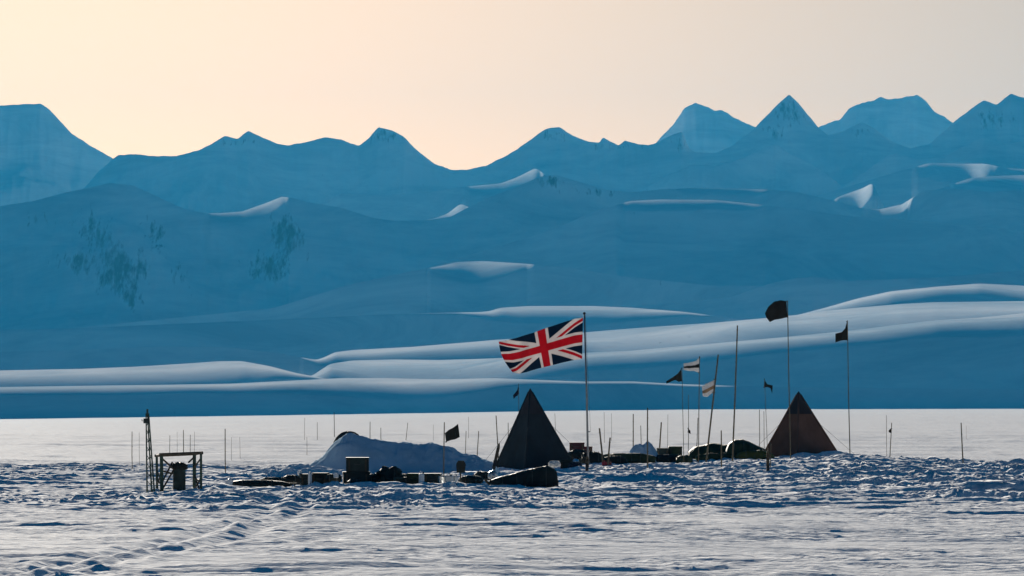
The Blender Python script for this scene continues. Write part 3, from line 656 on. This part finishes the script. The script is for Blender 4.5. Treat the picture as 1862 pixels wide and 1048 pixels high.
# front row, left to right
sledge(416, 545, 892, 118.5, 'long low sledge at the left end of the row of stores', 0.04)
sack(468, 873, 889, 120, 118.3, 'long flat dark bundle lashed on the leftmost sledge', 'dark_tarp', 0.45, 2, amp=.10, straps=4)
can(416, 869, 884, 10, 118.0, 'small white can at the left tip of the leftmost sledge', tilt=.3)
sack(500, 868, 884, 60, 119.4, 'low brown sack behind the right half of the flat dark bundle', 'brown_crate', 0.4, 5, amp=.12)
crate(556, 862, 884, 26, 121, 'low dark box left of the white post in the row of stores', rz=.2)
crate(583, 860, 882, 30, 121.4, 'dark box right of the white post, with snow on it', rz=-.15)
sack(606, 862, 880, 30, 121.0, 'round dark bag between the boxes and the tall box stack', seed=8, dep=.35)
can(545, 855, 864, 9, 121.0, 'white can lying on the low dark box', rz=.8)
can(563.5, 857, 883, 8, 120.6, 'narrow white upright can between the two low dark boxes', rz=1.2)
can(611, 860, 869, 9, 120.6, 'white can on the round dark bag left of the box stack', rz=.5)
crate(648, 858, 887, 50, 122, 'large dark box at the bottom of the tall stack', dep=.5, rz=.06)
crate(650, 832, 857.5, 42, 122, 'dark green box on top of the tall stack', m='drum', dep=.45, rz=.03)
sack(684, 861, 884, 36, 122.4, 'low dark bag right of the tall box stack', seed=12, dep=.4)
sack(708, 850, 884, 42, 122.2, 'dark peaked heap of canvas in the middle of the row', seed=15, dep=.5, amp=.3, name='canvas_heap', cat='canvas')
sack(738, 862, 884, 40, 122.6, 'brownish sack right of the peaked canvas heap', 'brown_crate', seed=18, dep=.45)
crate(755, 861, 883, 28, 121.6, 'olive box beside the white topped can', m='green_tarp', rz=-.1)
can(766.5, 857, 884, 10, 121.0, 'white jerrycan standing before the grey green box', rz=.1)
crate(786, 861, 883, 34, 122.0, 'long grey green box right of the white jerrycan', m='drum', dep=.4, rz=.05)
can(803, 863, 884, 12, 121.2, 'pale can left of the thin flag pole foot', 'silver', rz=.4)
can(816, 861, 885, 14, 121.0, 'silvery can just right of the thin flag pole foot', 'silver', rz=-.3)
can(820, 874, 887, 12, 120.0, 'bright white can lying in front of the silvery cans', tilt=.7)
can(828, 862, 884, 8, 121.4, 'narrow silvery can left of the upright shovel', 'silver', rz=.9)
def shovel(px, pyt, pyb, D, label, lean=0.0):
    x = at(px, D); g = Vector((x, D, gz(x, D))); h = zz(pyt, D)-g.z
    root = empty('shovel', g, label, 'shovel'); root.rotation_euler = (0, lean, 0)
    MB().tube([(0, 0, -.1), (0, 0, h-.28)], 0.018, 8).build('shaft', M['wood'], root)
    V = [(-.10, 0, h-.30), (.10, 0, h-.30), (.12, .02, h-.08), (.07, .01, h), (-.07, .01, h), (-.12, .02, h-.08)]
    q = MB().add(V+[(a, b+.012, c) for a, b, c in V], [(0, 1, 2, 3, 4, 5), (11, 10, 9, 8, 7, 6)]+[(i, i+6, (i+1) % 6+6, (i+1) % 6) for i in range(6)])
    q.build('blade', M['dark_tarp'], root)
    MB().tube([(-.06, 0, -.04), (.06, 0, -.04)], 0.015, 8).build('grip', M['wood'], root)
shovel(837, 838, 884, 122.5, 'shovel stuck upright in the snow, blade up, left of the dark sack', 0.03)
sack(856, 865, 883, 44, 124, 'flat black sack between the upright shovel and the dark tent', seed=22, dep=.5)
# loaded sledge before the dark tent
sledge(884, 1016, 888, 121.0, 'loaded sledge lying in front of the dark pyramid tent', -0.03)
def wedge():
    D = 121.0; g = base(950, D); root = empty('load', g, 'black tarpaulin load on the sledge before the dark tent, rising to the right', 'tarpaulin load')
    prof = [(890, 874), (905, 868), (930, 862), (955, 855), (980, 850), (995, 847), (1008, 852), (1014, 860), (1015, 882)]
    V = []; n = 46; mm = 14; pr = np.array(prof, float)
    xs = np.linspace(889, 1015.5, n); yt = np.interp(xs, pr[:, 0], pr[:, 1])
    zb = zz(884, D)-g.z
    for i in range(n):
        for j in range(mm):
            a = math.pi*j/(mm-1); zt = zz(yt[i], D)-g.z
            k = 1+.06*float(perlin(xs[i]/9, j*.5)); y = -math.copysign(abs(math.cos(a))**.6, math.cos(a))*.30*k; z = zb+(zt-zb)*math.sin(a)**.55*(1+.04*float(perlin(xs[i]/7+5, j*.7)))
            V.append((at(xs[i], D)-g.x, y, z))
    F = [(i*mm+j, i*mm+j+1, (i+1)*mm+j+1, (i+1)*mm+j) for i in range(n-1) for j in range(mm-1)]+[tuple(range(mm))[::-1], tuple((n-1)*mm+j for j in range(mm))]
    MB().add(V, F).build('cover', M['dark_tarp'], root, True)
    for px in (915, 940, 968, 994):
        i = int((px-889)/126.5*(n-1)); MB().tube([Vector(V[i*mm+j])+Vector((0, -.006 if j < mm/2 else .006, .008)) for j in range(mm)], 0.008, 6).build('lashing', M['rope'], root, True)
wedge()
sack(1008, 839, 850, 20, 122.0, 'small white bag on top of the black sledge load', 'white_cloth', dep=.2, seed=31, straps=0, name='white_bag', amp=.5)
sack(896, 856, 876, 18, 126, 'pale bag at the left foot of the dark tent', 'silver', dep=.3, seed=33, straps=1, name='pale_bag')
# behind and right of the dark tent
def ski(px0, py0, px1, py1, D, label, m='wood', r=0.022):
    top = Vector((at(px0, D), D+.15, zz(py0, D))); xb = at(px1, D); low = Vector((xb, D, min(gz(xb, D), zz(py1, D))-.1)); g = Vector((xb, D, gz(xb, D)))
    d = (top-low).normalized(); s = Vector((d.z, 0, -d.x)).normalized()
    root = empty('ski', g, label, 'ski', 'skis stood upright in the camp')
    V = []; n = 14; L = (top-low).length
    for i in range(n+1):
        t = i/n; c = low-g+d*L*t+Vector((0, 0.0, 0)); c.y += -0.12*max(0, t-.88)/.12
        wv = .045*(1-.75*max(0, t-.9)/.1)
        V += [c-s*wv+Vector((0, -.008, 0)), c+s*wv+Vector((0, -.008, 0)), c+s*wv+Vector((0, .010, 0)), c-s*wv+Vector((0, .010, 0))]
    F = [(i*4+j, i*4+(j+1) % 4, i*4+4+(j+1) % 4, i*4+4+j) for i in range(n) for j in range(4)]+[(3, 2, 1, 0), (n*4, n*4+1, n*4+2, n*4+3)]
    MB().add(V, F).build('blade', M[m], root)
    c = low-g+d*L*.45; MB().box((c.x, c.y-.03, c.z), (.09, .05, .16)).build('binding', M['canvas_cap'], root)
ski(908, 806, 893, 856, 139, 'dark ski leaning against the left side of the dark pyramid tent')
ski(1397, 816, 1396, 878, 138, 'dark ski standing before the left corner of the brown tent')
ski(1068, 830, 1067, 860, 141, 'short dark ski standing at the foot of the big flagpole')
crate(1049, 805, 820, 27, 157, 'maroon box on top of the pile behind the big flagpole', m='red', dep=.3)
crate(1068, 812, 824, 18, 157.4, 'small maroon box on the pile, right behind the big flagpole', m='red', dep=.25)
sack(1052, 818, 850, 44, 155.5, 'large dark green sack under the maroon boxes', seed=41, dep=.6)
sack(1078, 822, 858, 46, 152, 'black sack heap at the foot of the big flagpole', seed=43, dep=.5, amp=.2)
sledge(1090, 1192, 850, 153.5, 'sledge with a low green load right of the big flagpole', 0.02)
sack(1140, 824, 846, 108, 153.3, 'long low green bundle on the sledge right of the big flagpole', 'green_tarp', dep=.5, seed=46, amp=.08, straps=4)
can(1099, 838, 849, 9, 150, 'small bright red can in the snow right of the big flagpole', 'brightred', group=None)
can(1109, 838, 850, 6, 150.2, 'small pinkish red can beside the bright red one', 'red', group=None)
crate(1205, 815, 846, 22, 157, 'dark upright box right of the small blue snow drift', dep=.35)
crate(1228, 812, 846, 24, 157.2, 'taller dark green box, rightmost of the two beside the small drift', m='green_tarp', dep=.4)
sack(1244, 828, 852, 30, 155, 'dark green bag between the boxes and the long tarpaulin heap', 'green_tarp', seed=51, dep=.5)
def tarp_heap(px0, px1, prof, D, dep, m, label, seed, pyb=856):
    pr = np.array(prof, float); n, mm = 90, 26; xs = np.linspace(px0, px1, n); g = base((px0+px1)/2, D)
    root = empty('tarpaulin_heap', g, label, 'tarpaulin heap', 'tarpaulin covered heaps of stores'); zb = zz(pyb, D)-g.z; V = []
    for i in range(n):
        yt = float(np.interp(xs[i], pr[:, 0], pr[:, 1])); zt = zz(yt, D)-g.z
        for j in range(mm):
            a = math.pi*j/(mm-1); k = 1+.12*float(perlin(xs[i]/12+seed, j*.35)); y = -math.copysign(abs(math.cos(a))**.75, math.cos(a))*dep*k
            z = zb+(zt-zb)*math.sin(a)**.6*(1+.05*float(perlin(xs[i]/8+seed, j*.5))*(math.sin(a) < .97)); V.append((at(xs[i], D)-g.x, y, z))
    F = [(i*mm+j, i*mm+j+1, (i+1)*mm+j+1, (i+1)*mm+j) for i in range(n-1) for j in range(mm-1)]+[tuple(range(mm))[::-1], tuple((n-1)*mm+j for j in range(mm))]
    MB().add(V, F).build('cover', M[m], root, True)
    for f in (.2, .4, .6, .8):
        i = int(f*(n-1)); MB().tube([Vector(V[i*mm+j])+Vector((0, 0, .01)) for j in range(1, mm-1)], 0.009, 6).build('lashing', M['rope'], root, True)
    return root
tarp_heap(1249, 1345, [(1249, 838), (1252, 822), (1262, 813), (1278, 810), (1290, 806), (1302, 806), (1315, 809), (1325, 808), (1338, 806), (1345, 812)], 158.0, .7, 'green_tarp', 'dark green tarpaulin heap with a low rounded top, left of its taller neighbour', 61)
tarp_heap(1318, 1402, [(1318, 822), (1326, 806), (1336, 800), (1350, 799), (1362, 803), (1376, 810), (1390, 816), (1402, 828)], 157.0, .7, 'green_tarp', 'taller dark tarpaulin heap beside the brown tent', 67)
sack(1372, 819, 848, 72, 155.5, 'olive yellow bundle lying before the left corner of the brown tent', 'olive_tarp', dep=.5, seed=71, amp=.08, straps=3, name='bundle', cat='bundle')

sack(1216, 827, 850, 84, 155.8, 'long low dark bundle in front of the two upright boxes', 'dark_tarp', dep=.45, seed=81, amp=.12, straps=3)
sack(1118, 829, 852, 46, 152.2, 'black roll lying against the near end of the long green bundle', 'dark_tarp', dep=.4, seed=83, amp=.10)
sack(1300, 824, 850, 70, 156.0, 'flat green bundle in front of the rounded tarpaulin heap', 'green_tarp', dep=.4, seed=85, amp=.14)
sack(876, 858, 874, 30, 128, 'small dark bag in the gap left of the pale bag', 'dark_tarp', dep=.35, seed=87)
sack(530, 864, 882, 34, 119.6, 'dark bag at the right tip of the leftmost sledge', 'dark_tarp', dep=.35, seed=89)
crate(1030, 836, 852, 22, 147, 'low dark box between the dark tent and the big flagpole', dep=.3)
sack(1046, 840, 858, 26, 146.5, 'dark blue bag against the low box beside the big flagpole', 'blue_cloth', dep=.3, seed=91)
sack(643, 872, 888, 26, 120.6, 'flat black bag lying against the front of the large dark box', 'dark_tarp', dep=.3, seed=93)
crate(728, 868, 886, 24, 121.2, 'low black box in front of the brownish sack', dep=.3, rz=.25)
snow_heap('snow_bank', 148.2, [(893, 868), (900, 853), (915, 850), (935, 853), (960, 856), (985, 853), (1010, 850), (1035, 847), (1052, 849), (1062, 866)], 0.7, 'snow shovelled over the foot of the dark pyramid tent', 31, m='snow', rough=0.08, nx=120, cat='snow bank')
snow_heap('snow_bank', 157.0, [(1384, 850), (1395, 834), (1415, 830), (1440, 827), (1462, 823), (1485, 825), (1508, 820), (1530, 822), (1552, 826), (1570, 850)], 0.7, 'snow ridge heaped before the brown pyramid tent', 37, m='snow', rough=0.10, nx=140, cat='snow bank')
# ---- flags on poles
flag_pole(1432, 547, 1438, 826, 153, [(1430, 548), (1420, 546), (1407, 549), (1397, 558), (1391, 570)], [(1432, 577), (1420, 580), (1408, 582), (1400, 586), (1393, 577)], 'very tall pole with the large square black flag, left of the brown tent tip', 'black_cloth', r=.016)
flag_pole(1541, 583, 1546, 824, 157, [(1540, 585), (1537, 597), (1531, 604), (1519, 607)], [(1541, 619), (1535, 619), (1528, 620), (1519, 623)], 'tall pole with the torn pointed black flag, right of the brown tent', 'black_cloth', r=.015)
flag_pole(1272, 648, 1270, 830, 152, [(1272, 650), (1266, 656), (1256, 659), (1243, 661)], [(1271, 678), (1262, 675), (1254, 675), (1243, 673)], 'pole with the uppermost of the two white flags', 'white_cloth', r=.013, stripe='black_cloth')
flag_pole(1306, 645, 1282, 835, 151, [(1300, 690), (1293, 694), (1283, 698), (1276, 704)], [(1298, 714), (1292, 717), (1286, 722), (1278, 721)], 'thick leaning pole with the lower white flag', 'white_cloth', r=.026, stripe='tan_cloth')
flag_pole(1240, 668, 1244, 836, 153, [(1239, 671), (1232, 680), (1222, 687), (1211, 694)], [(1240, 693), (1234, 695), (1228, 691), (1212, 698)], 'thin pole with a black wing shaped pennant left of the white flags', 'black_cloth', r=.009)
flag_pole(943, 698, 946, 850, 154, [(943, 701), (941, 709), (938, 713), (933, 719)], [(943, 716), (941, 720), (938, 721), (934, 726)], 'thin pole behind the dark tent with a small torn navy flag', 'blue_cloth', r=.009)
flag_pole(1390, 688, 1397, 850, 153, [(1390, 690), (1395, 699), (1400, 700), (1405, 701)], [(1389, 705), (1395, 704), (1401, 706), (1404, 716)], 'thin pole with a small black star shaped rag left of the brown tent', 'black_cloth', r=.008)
flag_pole(808, 768, 807, 862, 131, [(809, 788), (816, 782), (824, 778), (833, 771)], [(811, 804), (819, 801), (828, 799), (836, 795)], 'short pole with a black flag blown right, before the long drift', 'black_cloth', r=.015)
flag_pole(1252, 718, 1251, 832, 156, [(1251, 779), (1253, 781), (1255, 783)], [(1251, 786), (1253, 788), (1256, 789)], 'thin pole with a tiny dark rag halfway up, left of the tarpaulin heap', 'black_cloth', r=.010)
flag_pole(1621.5, 769, 1617, 832, 166, [(1621, 780), (1619, 780), (1616, 783)], [(1620, 787), (1618, 787), (1616, 786)], 'leaning pole with a tiny dark knot of cloth, right of the brown tent', 'black_cloth', r=.015)

# ---- bare poles: tip x, tip y, foot x, foot y, distance, radius, description
POLES = [
 (240, 785, 241, 855, 152, .012, 'thin grey pole nearest left of the lattice mast'),
 (253, 787, 254, 850, 160, .006, 'very faint cane between the mast and the thin grey pole'),
 (309, 792, 309, 824, 210, .012, 'short cane behind the left half of the timber frame'),
 (322, 786, 322, 824, 210, .006, 'faint cane behind the middle of the timber frame'),
 (333.5, 782, 334, 824, 205, .017, 'tallest cane behind the timber frame'),
 (346, 791, 346, 825, 205, .012, 'cane just right of the tallest one behind the frame'),
 (354, 785, 354, 825, 210, .007, 'faint cane behind the right post of the frame'),
 (409.5, 780, 410.5, 868, 135, .014, 'distinct dark pole left of the row of stores'),
 (421, 795, 421, 838, 180, .006, 'faint cane just right of the distinct dark pole'),
 (436, 795, 437, 832, 190, .006, 'faint short cane over the open snow left of the drift'),
 (554, 760, 554, 800, 290, .010, 'faint far cane left of the drift, upper of two'),
 (558, 795, 558, 828, 195, .008, 'faint short cane close before the left foot of the drift'),
 (577, 768, 577, 800, 290, .014, 'far cane above the left shoulder of the dome'),
 (607.5, 750, 608, 790, 330, .022, 'far pole above the rim of the dome'),
 (673, 767, 673, 798, 300, .020, 'far stub just right of the dome'),
 (692.5, 778, 693, 797, 300, .020, 'short far stub above the drift, second right of the dome'),
 (741.5, 769, 737, 802, 280, .016, 'far cane leaning over the middle of the drift'),
 (788, 772, 788, 800, 280, .008, 'faint far cane left of the black flag blown right'),
 (847.5, 784, 845, 830, 175, .012, 'pale cane right of the black flag blown right'),
 (852, 758, 852, 800, 300, .010, 'faint far pole above the tail of the drift'),
 (870.5, 784, 866, 834, 165, .015, 'cane leaning right over the tail of the drift'),
 (902, 756, 908, 812, 160, .017, 'pole leaning left beside the dark tent'),
 (924, 769, 925, 800, 170, .013, 'short cane peeping past the left edge of the dark tent'),
 (1009, 752, 1011, 800, 230, .010, 'faint cane past the right edge of the dark tent'),
 (1098.5, 750, 1099, 800, 260, .010, 'faint far cane right of the big flagpole'),
 (1112, 752, 1112, 800, 270, .008, 'second faint far cane right of the big flagpole'),
 (1090, 779, 1098, 848, 150, .027, 'stout stake leaning left, right of the big flagpole'),
 (1109.5, 796, 1104, 850, 150, .026, 'stout short stake leaning right beside the stout leaning one'),
 (1151.5, 753, 1151, 812, 162, .018, 'stout pole above the left side of the small blue drift'),
 (1165, 774, 1167, 808, 175, .013, 'thin short pole over the middle of the small blue drift'),
 (1177.5, 742, 1178, 868, 146, .020, 'straight dark pole standing in front of the small blue drift'),
 (1202.5, 768, 1196, 822, 160, .024, 'stout pole leaning right above the dark upright box'),
 (1214.5, 754, 1214, 814, 170, .007, 'faint cane above the two upright boxes'),
 (1269, 760, 1265, 832, 158, .012, 'thin pole leaning right left of the stout white flag pole'),
 (1311.5, 783, 1312, 866, 146, .020, 'short straight stake in front of the tarpaulin heap'),
 (1341, 592, 1331, 836, 151, .023, 'very tall bare pole left of the brown tent'),
 (1381, 745, 1381, 806, 190, .014, 'pale far pole left of the brown tent'),
 (1389, 748, 1390, 806, 180, .010, 'thin far pole close beside the pale one left of the brown tent'),
 (1402, 808, 1399, 862, 143, .014, 'short pale cane before the left corner of the brown tent'),
 (1612, 755, 1613, 825, 175, .008, 'faint cane left of the leaning pole with the knot'),
 (1747.5, 769, 1753, 856, 148, .019, 'lone leaning pole at the right of the picture'),
 (1757, 775, 1757, 800, 300, .006, 'faint far cane behind the lone leaning pole'),
]
for (a, b_, c, d_, D, r, lab) in POLES:
    marker_pole(a, b_, c, d_, D, lab, r=r)
